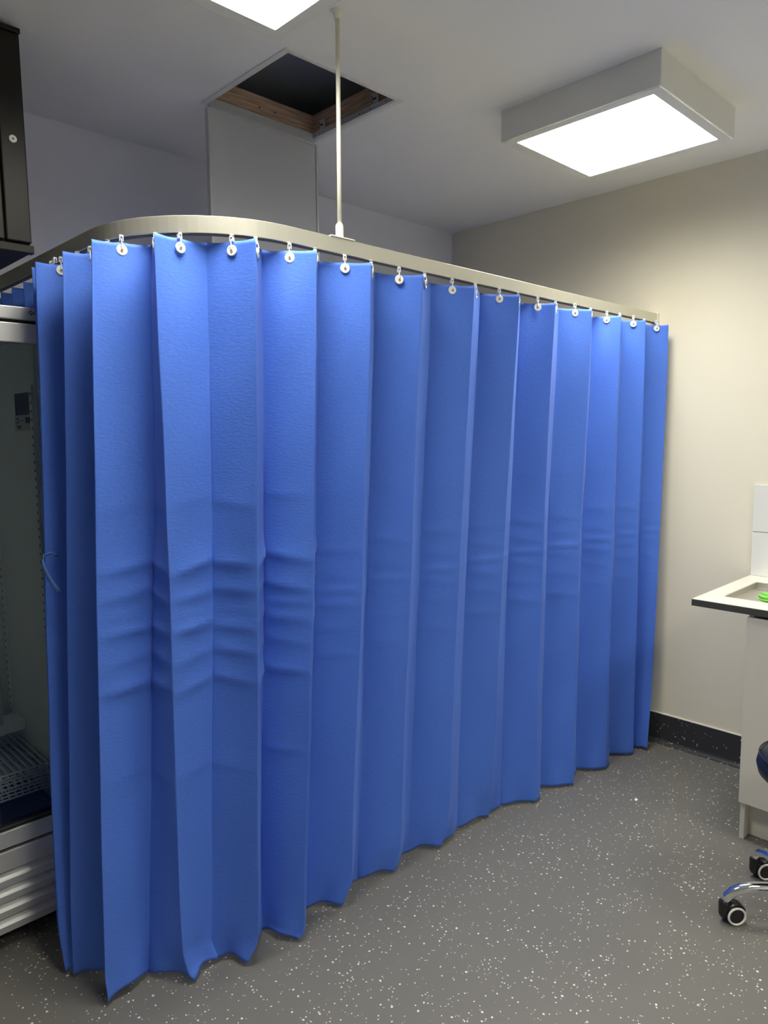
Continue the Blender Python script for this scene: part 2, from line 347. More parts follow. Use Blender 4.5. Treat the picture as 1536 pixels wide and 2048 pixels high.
# ------------------------------------------------------------------ blue pleated curtain: fold lines (x, y, z) from top hem to bottom hem
FOLDS = [
 [(0.9250,2.8100,2.0270), (0.9250,2.8100,1.0000), (0.9250,2.8100,0.0150)],
 [(0.8030,2.7550,2.0270), (0.8030,2.7550,1.0000), (0.8030,2.7550,0.0150)],
 [(0.9250,2.7000,2.0270), (0.9250,2.7000,1.0000), (0.9250,2.7000,0.0150)],
 [(0.8030,2.6450,2.0270), (0.8030,2.6450,1.0000), (0.8030,2.6450,0.0150)],
 [(0.9250,2.5900,2.0270), (0.9250,2.5900,1.0000), (0.9250,2.5900,0.0150)],
 [(0.8030,2.5350,2.0270), (0.8030,2.5350,1.0000), (0.8030,2.5350,0.0150)],
 [(0.9250,2.4800,2.0270), (0.9250,2.4800,1.0000), (0.9250,2.4800,0.0150)],
 [(0.8030,2.4250,2.0270), (0.8030,2.4250,1.0000), (0.8030,2.4250,0.0150)],
 [(0.9250,2.3700,2.0270), (0.9250,2.3700,1.0000), (0.9250,2.3700,0.0150)],
 [(0.8030,2.3150,2.0270), (0.8030,2.3150,1.0000), (0.8030,2.3150,0.0150)],
 [(0.9000,2.2600,2.0270), (0.9000,2.2600,1.0000), (0.9000,2.2600,0.0150)],
 [(0.7544,2.2022,2.0270), (0.7531,2.1934,1.8784), (0.7530,2.1882,1.7937), (0.7421,2.1775,1.5614), (0.7311,2.1668,1.3280), (0.7127,2.1528,1.0003), (0.7036,2.1414,0.7653), (0.6908,2.1312,0.5300), (0.6828,2.1190,0.2895), (0.6781,2.1101,0.1196), (0.6788,2.1072,0.0759), (0.6832,2.1017,0.0120)],
 [(0.8450,2.1500,2.0270), (0.8200,2.1200,1.0000), (0.7700,2.0600,0.0150)],
 [(0.7389,2.1274,2.0270), (0.7315,2.1189,1.8676), (0.7300,2.1137,1.7856), (0.7189,2.1018,1.5610), (0.7078,2.0900,1.3357), (0.6888,2.0746,1.0199), (0.6794,2.0621,0.7938), (0.6663,2.0509,0.5679), (0.6586,2.0375,0.3371), (0.6543,2.0276,0.1742), (0.6542,2.0241,0.1236), (0.6607,2.0141,0.0120)],
 [(0.8650,2.0900,2.0270), (0.8200,2.0400,1.0000), (0.7550,1.9850,0.0150)],
 [(0.7515,1.9614,2.0270), (0.7419,1.9641,1.7734), (0.7303,1.9674,1.4734), (0.7096,1.9736,1.0348), (0.7008,1.9761,0.8114), (0.6919,1.9786,0.5846), (0.6750,1.9836,0.2226), (0.6719,1.9840,0.0120)],
 [(0.8780,1.9180,2.0270), (0.8500,1.9000,1.0000), (0.8000,1.8880,0.0150)],
 [(0.7600,1.7968,2.0270), (0.7487,1.8006,1.7596), (0.7386,1.8036,1.4367), (0.7315,1.8060,1.2698), (0.7243,1.8082,1.0632), (0.7144,1.8112,0.7234), (0.7072,1.8134,0.5229), (0.7010,1.8152,0.2936), (0.6962,1.8164,0.0832), (0.7016,1.8138,0.0120)],
 [(0.8989,1.7643,2.0300), (0.8934,1.7737,1.7420), (0.8905,1.7794,1.5573), (0.8838,1.7892,1.2765), (0.8778,1.7951,1.1526), (0.8686,1.8050,0.9258), (0.8619,1.8125,0.7520), (0.8497,1.8253,0.4594), (0.8398,1.8361,0.2135), (0.8331,1.8441,0.0120)],
 [(0.8556,1.6625,2.0340), (0.8593,1.6724,1.7563), (0.8657,1.6776,1.5567), (0.8684,1.6886,1.2661), (0.8714,1.6911,1.1686), (0.8718,1.6983,0.9942), (0.8729,1.7069,0.7799), (0.8755,1.7177,0.4925), (0.8768,1.7274,0.2491), (0.8819,1.7311,0.0989), (0.8940,1.7277,0.0331), (0.9071,1.7219,0.0120)],
 [(0.9987,1.6630,2.0340), (0.9986,1.6680,1.9220), (1.0010,1.6734,1.7663), (1.0014,1.6824,1.5557), (1.0025,1.6912,1.3395), (1.0019,1.6980,1.1928), (1.0009,1.7067,1.0089), (0.9954,1.7218,0.7382), (0.9907,1.7379,0.4370), (0.9903,1.7471,0.2338), (0.9852,1.7571,0.0746), (1.0029,1.7492,0.0120)],
 [(1.0670,1.5443,2.0340), (1.0694,1.5598,1.7362), (1.0711,1.5691,1.5544), (1.0729,1.5853,1.2528), (1.0745,1.5979,1.0151), (1.0752,1.6129,0.7463), (1.0756,1.6300,0.4459), (1.0799,1.6387,0.2425), (1.0765,1.6509,0.0714), (1.0533,1.6704,0.0120)],
 [(1.1372,1.6184,2.0300), (1.1432,1.6363,1.7466), (1.1477,1.6482,1.5544), (1.1486,1.6652,1.3288), (1.1520,1.6786,1.1266), (1.1537,1.6926,0.9326), (1.1537,1.7113,0.6933), (1.1548,1.7358,0.3703), (1.1576,1.7510,0.1511), (1.1618,1.7589,0.0120)],
 [(1.2372,1.5123,2.0270), (1.2387,1.5273,1.7440), (1.2402,1.5519,1.2942), (1.2403,1.5663,1.0424), (1.2366,1.5844,0.7810), (1.2340,1.5967,0.6037), (1.2324,1.6083,0.4232), (1.2308,1.6203,0.2363), (1.2321,1.6286,0.0745), (1.2271,1.6357,0.0226), (1.2142,1.6468,0.0120)],
 [(1.3172,1.6041,2.0270), (1.3209,1.6208,1.7562), (1.3251,1.6523,1.2772), (1.3268,1.6706,1.0079), (1.3268,1.6910,0.7273), (1.3269,1.7049,0.5364), (1.3259,1.7199,0.3418), (1.3246,1.7361,0.1346), (1.3278,1.7424,0.0120)],
 [(1.4398,1.5188,2.0270), (1.4429,1.5296,1.8132), (1.4402,1.5669,1.2732), (1.4417,1.5770,1.0961), (1.4414,1.5858,0.9623), (1.4387,1.6040,0.7197), (1.4374,1.6176,0.5279), (1.4371,1.6305,0.3326), (1.4393,1.6418,0.1248), (1.4367,1.6472,0.0800), (1.4178,1.6694,0.0120)],
 [(1.5370,1.6034,2.0270), (1.5390,1.6156,1.8292), (1.5400,1.6557,1.2557), (1.5418,1.6674,1.0673), (1.5410,1.6801,0.8994), (1.5439,1.6940,0.6663), (1.5466,1.7061,0.4617), (1.5464,1.7212,0.2532), (1.5453,1.7319,0.1185), (1.5453,1.7395,0.0120)],
 [(1.6649,1.5270,2.0270), (1.6639,1.5420,1.8321), (1.6673,1.5799,1.2497), (1.6688,1.5919,1.0585), (1.6697,1.5995,0.9378), (1.6699,1.6198,0.6514), (1.6716,1.6364,0.3923), (1.6747,1.6484,0.1774), (1.6723,1.6567,0.0954), (1.6593,1.6769,0.0120)],
 [(1.7762,1.5964,2.0270), (1.7795,1.6046,1.8474), (1.7792,1.6460,1.2329), (1.7811,1.6573,1.0314), (1.7795,1.6660,0.9296), (1.7821,1.6848,0.6028), (1.7818,1.7033,0.3302), (1.7833,1.7148,0.1340), (1.7834,1.7228,0.0120)],
 [(1.9220,1.5320,2.0270), (1.9209,1.5420,1.8526), (1.9152,1.5802,1.2252), (1.9148,1.5908,1.0202), (1.9138,1.5966,0.9277), (1.9125,1.6151,0.5854), (1.9134,1.6276,0.3100), (1.9127,1.6355,0.1679), (1.9099,1.6433,0.0817), (1.8982,1.6613,0.0120)],
 [(2.0321,1.5953,2.0270), (2.0322,1.6033,1.8674), (2.0281,1.6428,1.2087), (2.0285,1.6507,1.0481), (2.0275,1.6584,0.9229), (2.0297,1.6757,0.5366), (2.0309,1.6893,0.2471), (2.0336,1.6980,0.0120)],
 [(2.1600,1.5199,2.0270), (2.1631,1.5305,1.8533), (2.1631,1.5381,1.7659), (2.1680,1.5798,1.2003), (2.1731,1.5939,0.9524), (2.1725,1.5997,0.8955), (2.1802,1.6220,0.5093), (2.1829,1.6305,0.3639), (2.1863,1.6422,0.1731), (2.1830,1.6608,0.0120)],
 [(2.2954,1.6103,2.0270), (2.2937,1.6218,1.7784), (2.2908,1.6478,1.1823), (2.2899,1.6587,0.9235), (2.2907,1.6608,0.8358), (2.2921,1.6708,0.5071), (2.2930,1.6789,0.2504), (2.2946,1.6854,0.0120)],
 [(2.3963,1.5229,2.0270), (2.3960,1.5363,1.7778), (2.4000,1.5615,1.1790), (2.4039,1.5679,0.9370), (2.4083,1.5840,0.4985), (2.4130,1.5903,0.2395), (2.4159,1.5926,0.1076), (2.4173,1.5953,0.0120)],
 [(2.5130,1.5808,2.0270), (2.5147,1.5916,1.7877), (2.5176,1.6220,1.1622), (2.5215,1.6293,0.9198), (2.5301,1.6417,0.4511), (2.5355,1.6483,0.1803), (2.5383,1.6533,0.0120)],
 [(2.6347,1.5065,2.0270), (2.6365,1.5129,1.7886), (2.6356,1.5396,1.1576), (2.6407,1.5452,0.7912), (2.6448,1.5519,0.4437), (2.6499,1.5539,0.1730), (2.6520,1.5566,0.0120)],
 [(2.8082,1.6026,2.0270), (2.8046,1.6070,1.8037), (2.7912,1.6246,1.1350), (2.7882,1.6266,0.7497), (2.7860,1.6273,0.3866), (2.7838,1.6279,0.0120)],
 [(2.8660,1.5017,2.0270), (2.8684,1.5072,1.8002), (2.8757,1.5228,1.1354), (2.8828,1.5265,0.7496), (2.8887,1.5313,0.3839), (2.8919,1.5333,0.2065), (2.8954,1.5350,0.0120)],
 [(3.0038,1.5726,2.0270), (3.0058,1.5746,1.8119), (3.0096,1.5864,1.1167), (3.0124,1.5919,0.7142), (3.0156,1.5961,0.3334), (3.0193,1.5978,0.0120)],
 [(3.0653,1.4907,2.0270), (3.0722,1.4931,1.8098), (3.0899,1.5094,1.1154), (3.1040,1.5111,0.7114), (3.1154,1.5167,0.3273), (3.1227,1.5186,0.1030), (3.1255,1.5198,0.0120)],
 [(3.2099,1.5603,2.0270), (3.2104,1.5579,1.8213), (3.2068,1.5606,1.0995), (3.2069,1.5579,0.6841), (3.2066,1.5560,0.2928), (3.2061,1.5551,0.0120)],
 [(3.2982,1.4937,2.0270), (3.2914,1.4892,1.8208), (3.2621,1.4864,1.1004), (3.2455,1.4846,0.6898), (3.2263,1.4862,0.2558), (3.2229,1.4881,0.1938), (3.2132,1.4922,0.0120)],
 [(3.3250,1.6000,2.0270), (3.3000,1.6000,1.0000), (3.2700,1.5900,0.0150)],
]

NV = 190
ZT, ZBOT = 2.027, .012
def resample(poly, n=NV):
    poly = [Vector(p) for p in poly]; d = [0]
    for a, b_ in zip(poly, poly[1:]): d.append(d[-1] + (b_ - a).length)
    out = []
    for i in range(n + 1):
        s = d[-1] * (1 - (1 - i / n) ** 1.0)
        j = 0
        while j < len(d) - 2 and d[j + 1] < s: j += 1
        u = (s - d[j]) / max(1e-9, d[j + 1] - d[j]); out.append(poly[j].lerp(poly[j + 1], min(1, max(0, u))))
    k = int(n * .93)
    for _ in range(60):
        new = out[:]
        for i in range(1, k): new[i] = (out[i - 1] + out[i] * 2 + out[i + 1]) / 4
        out = new
    return out
LINES = [resample(p) for p in FOLDS]
rnd = random.Random(11)
US = [0, .015, .045, .12, .24, .37, .5, .63, .76, .88, .955, .985]
def g(x, s): return math.exp(-(x / s) ** 2)
cur = tag(empty('privacy_curtain', (1.0, RY, 0)), 'blue pleated disposable curtain drawn around the bay and brushing the floor', 'curtain')
bm = bmesh.new(); cols = []
NP = len(LINES) - 1; FIRST = 13          # index of the first fold line seen in front
for i in range(NP):
    a, b_ = LINES[i], LINES[i + 1]
    wid = (b_[0] - a[0]).length
    vis = i - FIRST
    # creases left by the folded packet: height, slope, depth
    lev = [(1.20, 1.0), (1.125, .8), (1.03, 1.0), (.955, .6), (.87, .9), (1.37, .3), (.62, .3)]
    k_amp = 1.0 if 3 <= vis <= 10 else (.35 if vis > 10 else .3)
    cre = [(z + rnd.uniform(-.008, .008), rnd.uniform(-.012, .012) + (.022 if i % 2 == 1 else -.014), s * rnd.uniform(.5, 1.1) * .0125 * k_amp, rnd.uniform(.020, .040)) for z, s in lev]
    fine = (1.075, .0028 if vis > 8 else .0008)
    bul = rnd.uniform(-.004, .006); bul2 = rnd.uniform(-.006, .008)
    lift = rnd.uniform(.008, .016) if vis < 18 else .001
    sp = rnd.uniform(0, 6)
    for u in US:
        col = []
        for v in range(NV + 1):
            p = a[v].lerp(b_[v], u); d = (b_[v] - a[v]); nrm = Vector((d.y, -d.x, 0)); nrm = nrm.normalized() if nrm.length > 1e-6 else Vector((0, -1, 0))
            env = math.sin(PI * min(1, max(0, u))) ** .45 if 0 < u < 1 else 0
            z = p.z; off = 0
            for cz, sl, am, wd in cre:
                q = z - (cz + sl * (u - .5)); off += am * math.exp(-abs(q) / wd * (1.0 if q > 0 else 2.6)) * (.4 + .6 * u if sl > 0 else 1 - .6 * u)
            off += fine[1] * g(z - fine[0], .009)
            off += .0016 * math.sin(z * 7 + sp + u * 2) + .001 * math.sin(z * 17 + sp * 2 - u * 4)
            off += (bul * (z / 2) + bul2 * (1 - z / 2)) * math.sin(PI * u)
            off -= .008 * g(z - ZT, .10) * g(u - .5, .33) * 1.0            # pulled back at the hook
            if z < .14: off += .010 * (1 - z / .14) * math.sin(PI * u * 1.6 + sp) 
            p = p + nrm * off * env
            fr = v / NV
            if fr > .95: p.z += lift * (fr - .95) / .05 * math.sin(PI * u)
            if v == 0: p.z -= .0045 * (math.sin(PI * u) - g(u - .5, .15))
            p.z = max(p.z, .004)
            col.append(bm.verts.new(p))
        cols.append(col)
cols.append([bm.verts.new(p) for p in LINES[-1]])
for a, b_ in zip(cols, cols[1:]):
    for v in range(NV): bm.faces.new((a[v], b_[v], b_[v + 1], a[v + 1]))
cl = link('curtain_cloth', bm, MT['cloth'], cur, smooth=True)
md = cl.modifiers.new('thickness', 'SOLIDIFY'); md.thickness = .0007; md.offset = 0

# hooks with round white buttons, one per panel, hanging in the rail
ARCL = [Vector(p) for p in path]
def rail_near(p):
    best = None
    for a, b_ in zip(ARCL, ARCL[1:]):
        d = b_ - a; u = max(0, min(1, (p - a).dot(d) / d.length_squared)); q = a + d * u
        if best is None or (q - p).length < best[0]: best = ((q - p).length, q)
    return best[1]
proto = None
for i in range(NP):
    a, b_ = LINES[i][0], LINES[i + 1][0]
    # point of this panel's top nearest the rail line
    best = None
    for k in (50,):
        p = a.lerp(b_, k / 100); q = rail_near(Vector((p.x, p.y, 0)))
        dd = (q - Vector((p.x, p.y, 0))).length + abs(k - 50) * .0004
        if best is None or dd < best[0]: best = (dd, p, q)
    p, q = best[1], best[2]
    d = (b_ - a); nrm = Vector((d.y, -d.x, 0)).normalized()
    ang = math.atan2(nrm.y, nrm.x)
    if proto is None:
        h = empty('hook', (0, 0, 0)); C.objects.unlink(h); bpy.data.objects.remove(h)
        bm = bmesh.new()                       # local frame: +X is out of the cloth, origin at the button centre on the cloth
        tube(bm, [(-.002, 0, .0385), (-.002, 0, .030), (.003, 0, .024), (.0045, 0, .014), (.004, 0, .002)], [.0010, .0010, .0013, .0017, .0014], 8)
        box(bm, -.0065, .0025, -.0050, -.0030, .022, .036); box(bm, -.0065, .0025, .0030, .0050, .022, .036); box(bm, -.0065, .0025, -.0050, .0050, .033, .0368)
        hk = link('curtain_hook', bm, MT['clear'], cur)
        bm = bmesh.new(); lathe(bm, [(.0135, .0002), (.0137, .0016), (.0125, .0030), (.0085, .0032), (.0075, .0022), (.0050, .0022), (.0042, .0040)], (0, 0, 0), Vector((1, 0, 0)), 28)
        bt = link('button', bm, MT['plastic'], hk)
        bm = bmesh.new(); lathe(bm, [(.0032, .0040), (.0030, .0056)], (0, 0, 0), Vector((1, 0, 0)), 14)
        st = link('stud', bm, MT['stud'], hk)
        for o in (hk, bt, st):
            o.data.transform(Matrix.Translation(cur.location if o is hk else Vector((0, 0, 0))))
        bt.data.transform(Matrix.Translation(cur.location)); st.data.transform(Matrix.Translation(cur.location))
        proto = (hk, bt, st); o1, o2, o3 = proto
    else:
        o1 = proto[0].copy(); o2 = proto[1].copy(); o3 = proto[2].copy()
        for o in (o1, o2, o3): C.objects.link(o)
        o1.parent = cur; o2.parent = o1; o3.parent = o1
    zoff = -.019
    # height so that the hook's tip meets the rail slot; fold top sits at p
    base = Vector((p.x, p.y, ZT - .017)) + nrm * (.0085 * 0 + .001)
    base -= nrm * .006
    o1.location = base - cur.location; o1.rotation_euler = (0, 0, ang)
    if i == NP - 1:
        pass
# tie strap on the left edge
bm = bmesh.new()
cen = [(.728, 2.062, 1.212), (.706, 2.052, 1.226), (.684, 2.046, 1.222), (.679, 2.043, 1.208), (.683, 2.040, 1.186), (.689, 2.036, 1.165), (.697, 2.032, 1.146), (.7055, 2.028, 1.130), (.713, 2.026, 1.1175)]
wd = [.006, .007, .008, .007, .009, .011, .012, .0135, .0135]; prev = None
dirs = [(.2, -.1, 1), (.1, 0, 1), (.3, -.2, 1), (.66, -.6, .2), (.68, -.64, .15), (.68, -.64, .25), (.66, -.62, .36), (.64, -.6, .45), (.62, -.6, .5)]
for c_, w_, d_ in zip(cen, wd, dirs):
    d_ = Vector(d_).normalized() * w_ * .5; cc = Vector(c_)
    row = [bm.verts.new(cc - d_), bm.verts.new(cc + d_)]
    if prev: bm.faces.new((prev[0], prev[1], row[1], row[0]))
    prev = row
o = link('tie_strap', bm, MT['strap'], cur, smooth=True); md = o.modifiers.new('thickness', 'SOLIDIFY'); md.thickness = .0015
tag(o, 'paler blue tie strap')

# ------------------------------------------------------------------ black overhead box
t = tag(empty('overhead_cabinet', (.45, 2.28, 2.08)), 'black metal overhead cabinet above the fridge at the left picture edge', 'cabinet')
bx('body', MT['blackbox'], t, .05, .783, 2.285, 2.842, 2.082, 2.690)
bx('door_panel', MT['blackbox'], t, .714, .783, 2.268, 2.285, 2.108, 2.682, bevel=.004)
bx('door_panel', MT['blackbox'], t, .05, .7105, 2.268, 2.285, 2.108, 2.682, bevel=.004)
bx('bottom_rail', MT['blackbox'], t, .05, .786, 2.262, 2.285, 2.078, 2.101, bevel=.002)
bx('top_rail', MT['blackbox'], t, .05, .786, 2.266, 2.285, 2.684, 2.698, bevel=.002)
bm = bmesh.new(); lathe(bm, [(.0105, 0), (.0105, .002), (.009, .003), (.004, .003)], (.748, 2.268, 2.391), Vector((0, -1, 0)), 24); o = link('screw_cap', bm, MT['plastic'], t); tag(o, 'white round screw cap')
bm = bmesh.new(); lathe(bm, [(.0035, .003), (.003, .0042)], (.748, 2.268, 2.391), Vector((0, -1, 0)), 12); link('screw', bm, MT['stud'], o)

# ------------------------------------------------------------------ glass door fridge
FX0, FX1, FY0, FY1 = .115, .785, 2.245, 2.842
t = tag(empty('display_fridge', (.45, 2.5, 0)), 'upright glass-door display fridge with silver header and louvred base at left edge', 'fridge')
bm = bmesh.new()
for b_ in ((FX0, FX0 + .03, FY0 + .03, FY1, .05, 1.92), (FX1 - .02, FX1, FY0 + .03, FY1, .05, 1.92), (FX0 + .03, FX1 - .02, FY1 - .10, FY1, .05, 1.92), (FX0 + .03, FX1 - .02, FY0 + .03, FY1 - .10, 1.84, 1.92)): box(bm, *b_)
link('body', bm, MT['liner'], t, .002)
bx('cabinet_floor', MT['liner_dark'], t, FX0 + .03, FX1 - .02, FY0 + .04, FY1 - .10, .06, .375)
hd = bx('header', MT['steel'], t, FX0, FX1, FY0, FY0 + .03, 1.883, 1.92, bevel=.003)
bx('header_gap', MT['gasket'], t, FX0 + .002, FX1 - .002, FY0 + .012, FY0 + .03, 1.872, 1.8835, bevel=0)
# lettering on the header: a diamond shaped Q and a slanted A
bm = bmesh.new(); cx_, cz_ = .7585, 1.9055; R_, r_ = .0068, .0042
o_ = [bm.verts.new((cx_ + dx * R_, FY0 - .0004, cz_ + dz * R_)) for dx, dz in ((1, 0), (0, 1), (-1, 0), (0, -1))]
i_ = [bm.verts.new((cx_ + dx * r_, FY0 - .0004, cz_ + dz * r_)) for dx, dz in ((1, 0), (0, 1), (-1, 0), (0, -1))]
for k in range(4): bm.faces.new((o_[k], o_[(k + 1) % 4], i_[(k + 1) % 4], i_[k]))
box(bm, cx_ + .001, cx_ + .0055, FY0 - .0008, FY0 - .0002, cz_ - .0062, cz_ - .0042)
ax_ = .7700
for (p0, p1) in (((ax_ - .0045, cz_ - .0055), (ax_, cz_ + .0055)), ((ax_ + .0045, cz_ - .0055), (ax_, cz_ + .0055)), ((ax_ - .003, cz_ - .002), (ax_ + .003, cz_ - .002))):
    dx, dz = p1[0] - p0[0], p1[1] - p0[1]; l = math.hypot(dx, dz); nx, nz = -dz / l * .0009, dx / l * .0009
    bm.faces.new([bm.verts.new((x, FY0 - .0004, z)) for x, z in ((p0[0] - nx, p0[1] - nz), (p0[0] + nx, p0[1] + nz), (p1[0] + nx, p1[1] + nz), (p1[0] - nx, p1[1] - nz))])
link('brand_lettering', bm, MT['ink'], hd)
d = empty('door', (.45, 2.245, .32)); d.parent = t; d.location = Vector((.45, 2.245, .32)) - t.location
def dpart(name, m, *b_, bevel=.002): return bx(name, m, d, *b_, bevel=bevel)
dpart('top_rail', MT['steel'], FX0, FX1, FY0, FY0 + .028, 1.817, 1.8735, bevel=.003)
dpart('bottom_rail', MT['steel'], FX0, FX1, FY0, FY0 + .028, .319, .372, bevel=.003)
dpart('side_stile', MT['liner'], FX1 - .012, FX1, FY0 + .001, FY0 + .028, .372, 1.817)
dpart('side_stile', MT['steel'], FX0, FX0 + .03, FY0, FY0 + .028, .372, 1.817)
dpart('glass', MT['glass'], FX0 + .03, FX1 - .012, FY0 + .008, FY0 + .014, .392, 1.817, bevel=0)
dpart('bottom_gasket', MT['gasket'], FX0 + .03, FX1 - .012, FY0 + .006, FY0 + .028, .372, .379, bevel=0)
dpart('gasket_strip', MT['rail_dark'], FX0 + .03, FX1 - .012, FY0 + .004, FY0 + .028, 0.3795, 0.386, bevel=.001)
dpart('gasket_lip', MT['gasket'], FX0 + .03, FX1 - .012, FY0 + .006, FY0 + .028, .3865, .392, bevel=0)
# louvred base
bx('base_backing', MT['gasket'], t, FX0 + .004, FX1 - .004, FY0 + .022, FY0 + .06, .045, .318, bevel=0)
bx('base_panel', MT['steel'], t, FX0, FX1, FY0, FY0 + .018, .247, .310, bevel=.003)
for z in (.197, .149, .101, .053):
    bm = bmesh.new(); pr = [(FY0 + .020, z), (FY0 + .004, z), (FY0, z + .004), (FY0, z + .024), (FY0 + .004, z + .029), (FY0 + .017, z + .0425), (FY0 + .020, z + .0425)]
    v0 = [bm.verts.new((FX0, y, zz)) for y, zz in pr]; v1 = [bm.verts.new((FX1, y, zz)) for y, zz in pr]
    for k in range(len(pr)): bm.faces.new((v0[k], v0[(k + 1) % len(pr)], v1[(k + 1) % len(pr)], v1[k]))
    bm.faces.new(v0); bm.faces.new(v1[::-1]); link('louvre', bm, MT['steel'], t, .0012)
for x in (FX0 + .05, FX1 - .05):
    for y in (FY0 + .09, FY1 - .06):
        bm = bmesh.new(); lathe(bm, [(.02, 0), (.02, .012), (.008, .014), (.008, .05)], (x, y, 0)); link('foot', bm, MT['black_plastic'], t)
XI = FX1 - .02                      # inner face of the right side wall
def standard(y):
    o = bx('shelf_standard', MT['liner'], t, XI - .008, XI, y - .011, y + .011, .40, 1.70, bevel=.001)
    bm = bmesh.new()
    for k in range(50): box(bm, XI - .0088, XI - .0078, y - .0065, y - .0015, .42 + k * .0255, .428 + k * .0255)
    link('slots', bm, MT['gasket'], o)
standard(2.292); standard(2.70)
bm = bmesh.new(); box(bm, XI - .03, XI, 2.728, 2.742, .40, 1.82); box(bm, XI - .05, XI - .038, 2.734, 2.742, .40, 1.82); link('corner_trim', bm, MT['liner'], t, .001)
o = bx('rating_label', MT['sticker_dark'], t, XI - .001, XI - .0002, 2.308, 2.455, 1.613, 1.681, bevel=0); tag(o, 'dark printed label')
bm = bmesh.new()
bm.faces.new([bm.verts.new((XI - .0014, y, z)) for y, z in ((2.450, 1.615), (2.432, 1.615), (2.440, 1.638))])
for k in range(7): box(bm, XI - .0016, XI - .0011, 2.31, 2.35 + .008 * (k % 3), 1.622 + k * .008, 1.624 + k * .008)
link('label_print', bm, MT['ink'], o)
o = bx('notice_label', MT['sticker'], t, XI - .001, XI - .0002, 2.308, 2.465, 1.565, 1.6115, bevel=0); tag(o, 'pale paper label with small dark print')
bm = bmesh.new()
for y0, y1, z0, z1 in ((2.31, 2.365, 1.588, 1.606), (2.43, 2.446, 1.600, 1.605), (2.425, 2.434, 1.590, 1.596), (2.445, 2.456, 1.588, 1.592), (2.38, 2.42, 1.596, 1.598), (2.405, 2.45, 1.578, 1.581), (2.415, 2.434, 1.571, 1.577)): box(bm, XI - .0016, XI - .0011, y0, y1, z0, z1)
link('label_print', bm, MT['ink'], o)
# pale upright and bar shapes at the rear of the cabinet
bm = bmesh.new(); box(bm, .60, XI - .001, 2.565, 2.571, .545, .581); box(bm, .60, .6965, 2.560, 2.5655, .544, .584); box(bm, .60, XI - .001, 2.571, 2.65, .575, .581)
link('rear_bar', bm, MT['liner'], t, .0015)
bx('rear_upright', MT['sticker'], t, .60, .6935, 2.555, 2.570, .584, .806)

# stack of wire shelves on the fridge floor
def wire_shelf(z, label, dy):
    s = tag(empty('wire_shelf', (.45, 2.45, z)), label, 'shelf', 'wire shelves stacked in the fridge')
    y0, y1, x0, x1 = 2.335 + dy, 2.68, .16, XI - .012
    bm = bmesh.new()
    for y in (y0, y0 + .0001): pass
    for zz in (z, z - .011): tube(bm, [(x0, y0, zz), (x1, y0, zz)], .0033, 8)
    for y in (2.45, 2.60, y1): tube(bm, [(x0, y, z - .004), (x1, y, z - .004)], .003, 8)
    for x in (x0, x1): tube(bm, [(x, y0, z - .011), (x, y0, z), (x, y1, z)], .003, 8)
    link('shelf_frame', bm, MT['wire'], s, smooth=True)
    bm = bmesh.new(); nx = 30
    for k in range(1, nx): 
        x = x0 + (x1 - x0) * k / nx; tube(bm, [(x, y0 - .001, z - .011), (x, y0, z + .002), (x, y1, z + .002)], .0027, 6)
    link('shelf_wires', bm, MT['wire'], s, smooth=True)
names = ['grey wire fridge shelf on top of the stack at the fridge bottom', 'grey wire fridge shelf second from the top of the stack', 'grey wire fridge shelf in the middle of the stack', 'grey wire fridge shelf lowest of the stack, above the dark fridge floor']
for k, (z, dy) in enumerate(((.505, 0), (.483, .004), (.461, -.003), (.436, .002))): wire_shelf(z, names[k], dy)
bx_ = bx('shelf_support', MT['gasket'], t, FX0 + .05, XI - .03, 2.44, 2.62, .374, .415, bevel=.002)

# ------------------------------------------------------------------ sink bench
KX = 2.733; KY = .908
t = tag(empty('base_cabinet', (3.04, .3, 0)), 'off-white base cabinet under the sink bench at the right edge', 'cabinet')
ye = -.6
bx('side_panel', MT['laminate'], t, KX + .020, X1 - .042, KY - .018, KY - .001, 0, .868, bevel=.0008)
bx('side_panel', MT['laminate'], t, KX + .020, X1 - .042, ye, ye + .017, 0, .868, bevel=.0008)
bx('bottom_panel', MT['laminate'], t, KX + .020, X1 - .045, ye + .017, KY - .018, .145, .161, bevel=.0008)
bx('kickboard', MT['laminate'], t, 2.800, 2.816, ye + .017, KY - .018, 0.002, .145, bevel=.0008)
bx('door', MT['laminate'], t, KX, KX + .017, .30, KY, .150, .862, bevel=.0012)
bx('door', MT['laminate'], t, KX, KX + .017, -.30, .297, .150, .862, bevel=.0012)
bx('door', MT['laminate'], t, KX, KX + .017, ye, -.303, .150, .862, bevel=.0012)
# stainless bench top with a recessed draining tray
t = tag(empty('sink_bench_top', (3.04, .3, .87)), 'stainless steel bench top with recessed sink tray, overhanging its cabinet', 'bench top')
bm = bmesh.new(); bx0, bx1, by0, by1 = KX - .004, X1 - .002, ye - .02, 1.108
rx0, rx1, ry0, ry1 = 2.842, 3.212, -.25, 1.034
for b_ in ((bx0, rx0, by0, by1), (rx1, bx1, by0, by1), (rx0, rx1, ry1, by1), (rx0, rx1, by0, ry0)): box(bm, *b_, .874, .900)
bmesh.ops.remove_doubles(bm, verts=bm.verts[:], dist=1e-5)
link('bench', bm, MT['steel_top'], t)
bx('front_edge', MT['bench_edge'], t, KX - .0065, KX - .004, by0, by1, .874, .8985, bevel=0)
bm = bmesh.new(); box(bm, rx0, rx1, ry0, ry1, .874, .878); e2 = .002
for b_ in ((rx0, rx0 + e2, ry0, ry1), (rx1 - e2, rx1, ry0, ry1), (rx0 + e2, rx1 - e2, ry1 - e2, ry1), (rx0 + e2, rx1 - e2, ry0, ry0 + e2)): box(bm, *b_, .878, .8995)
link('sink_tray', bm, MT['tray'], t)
bm = bmesh.new(); e_ = .020
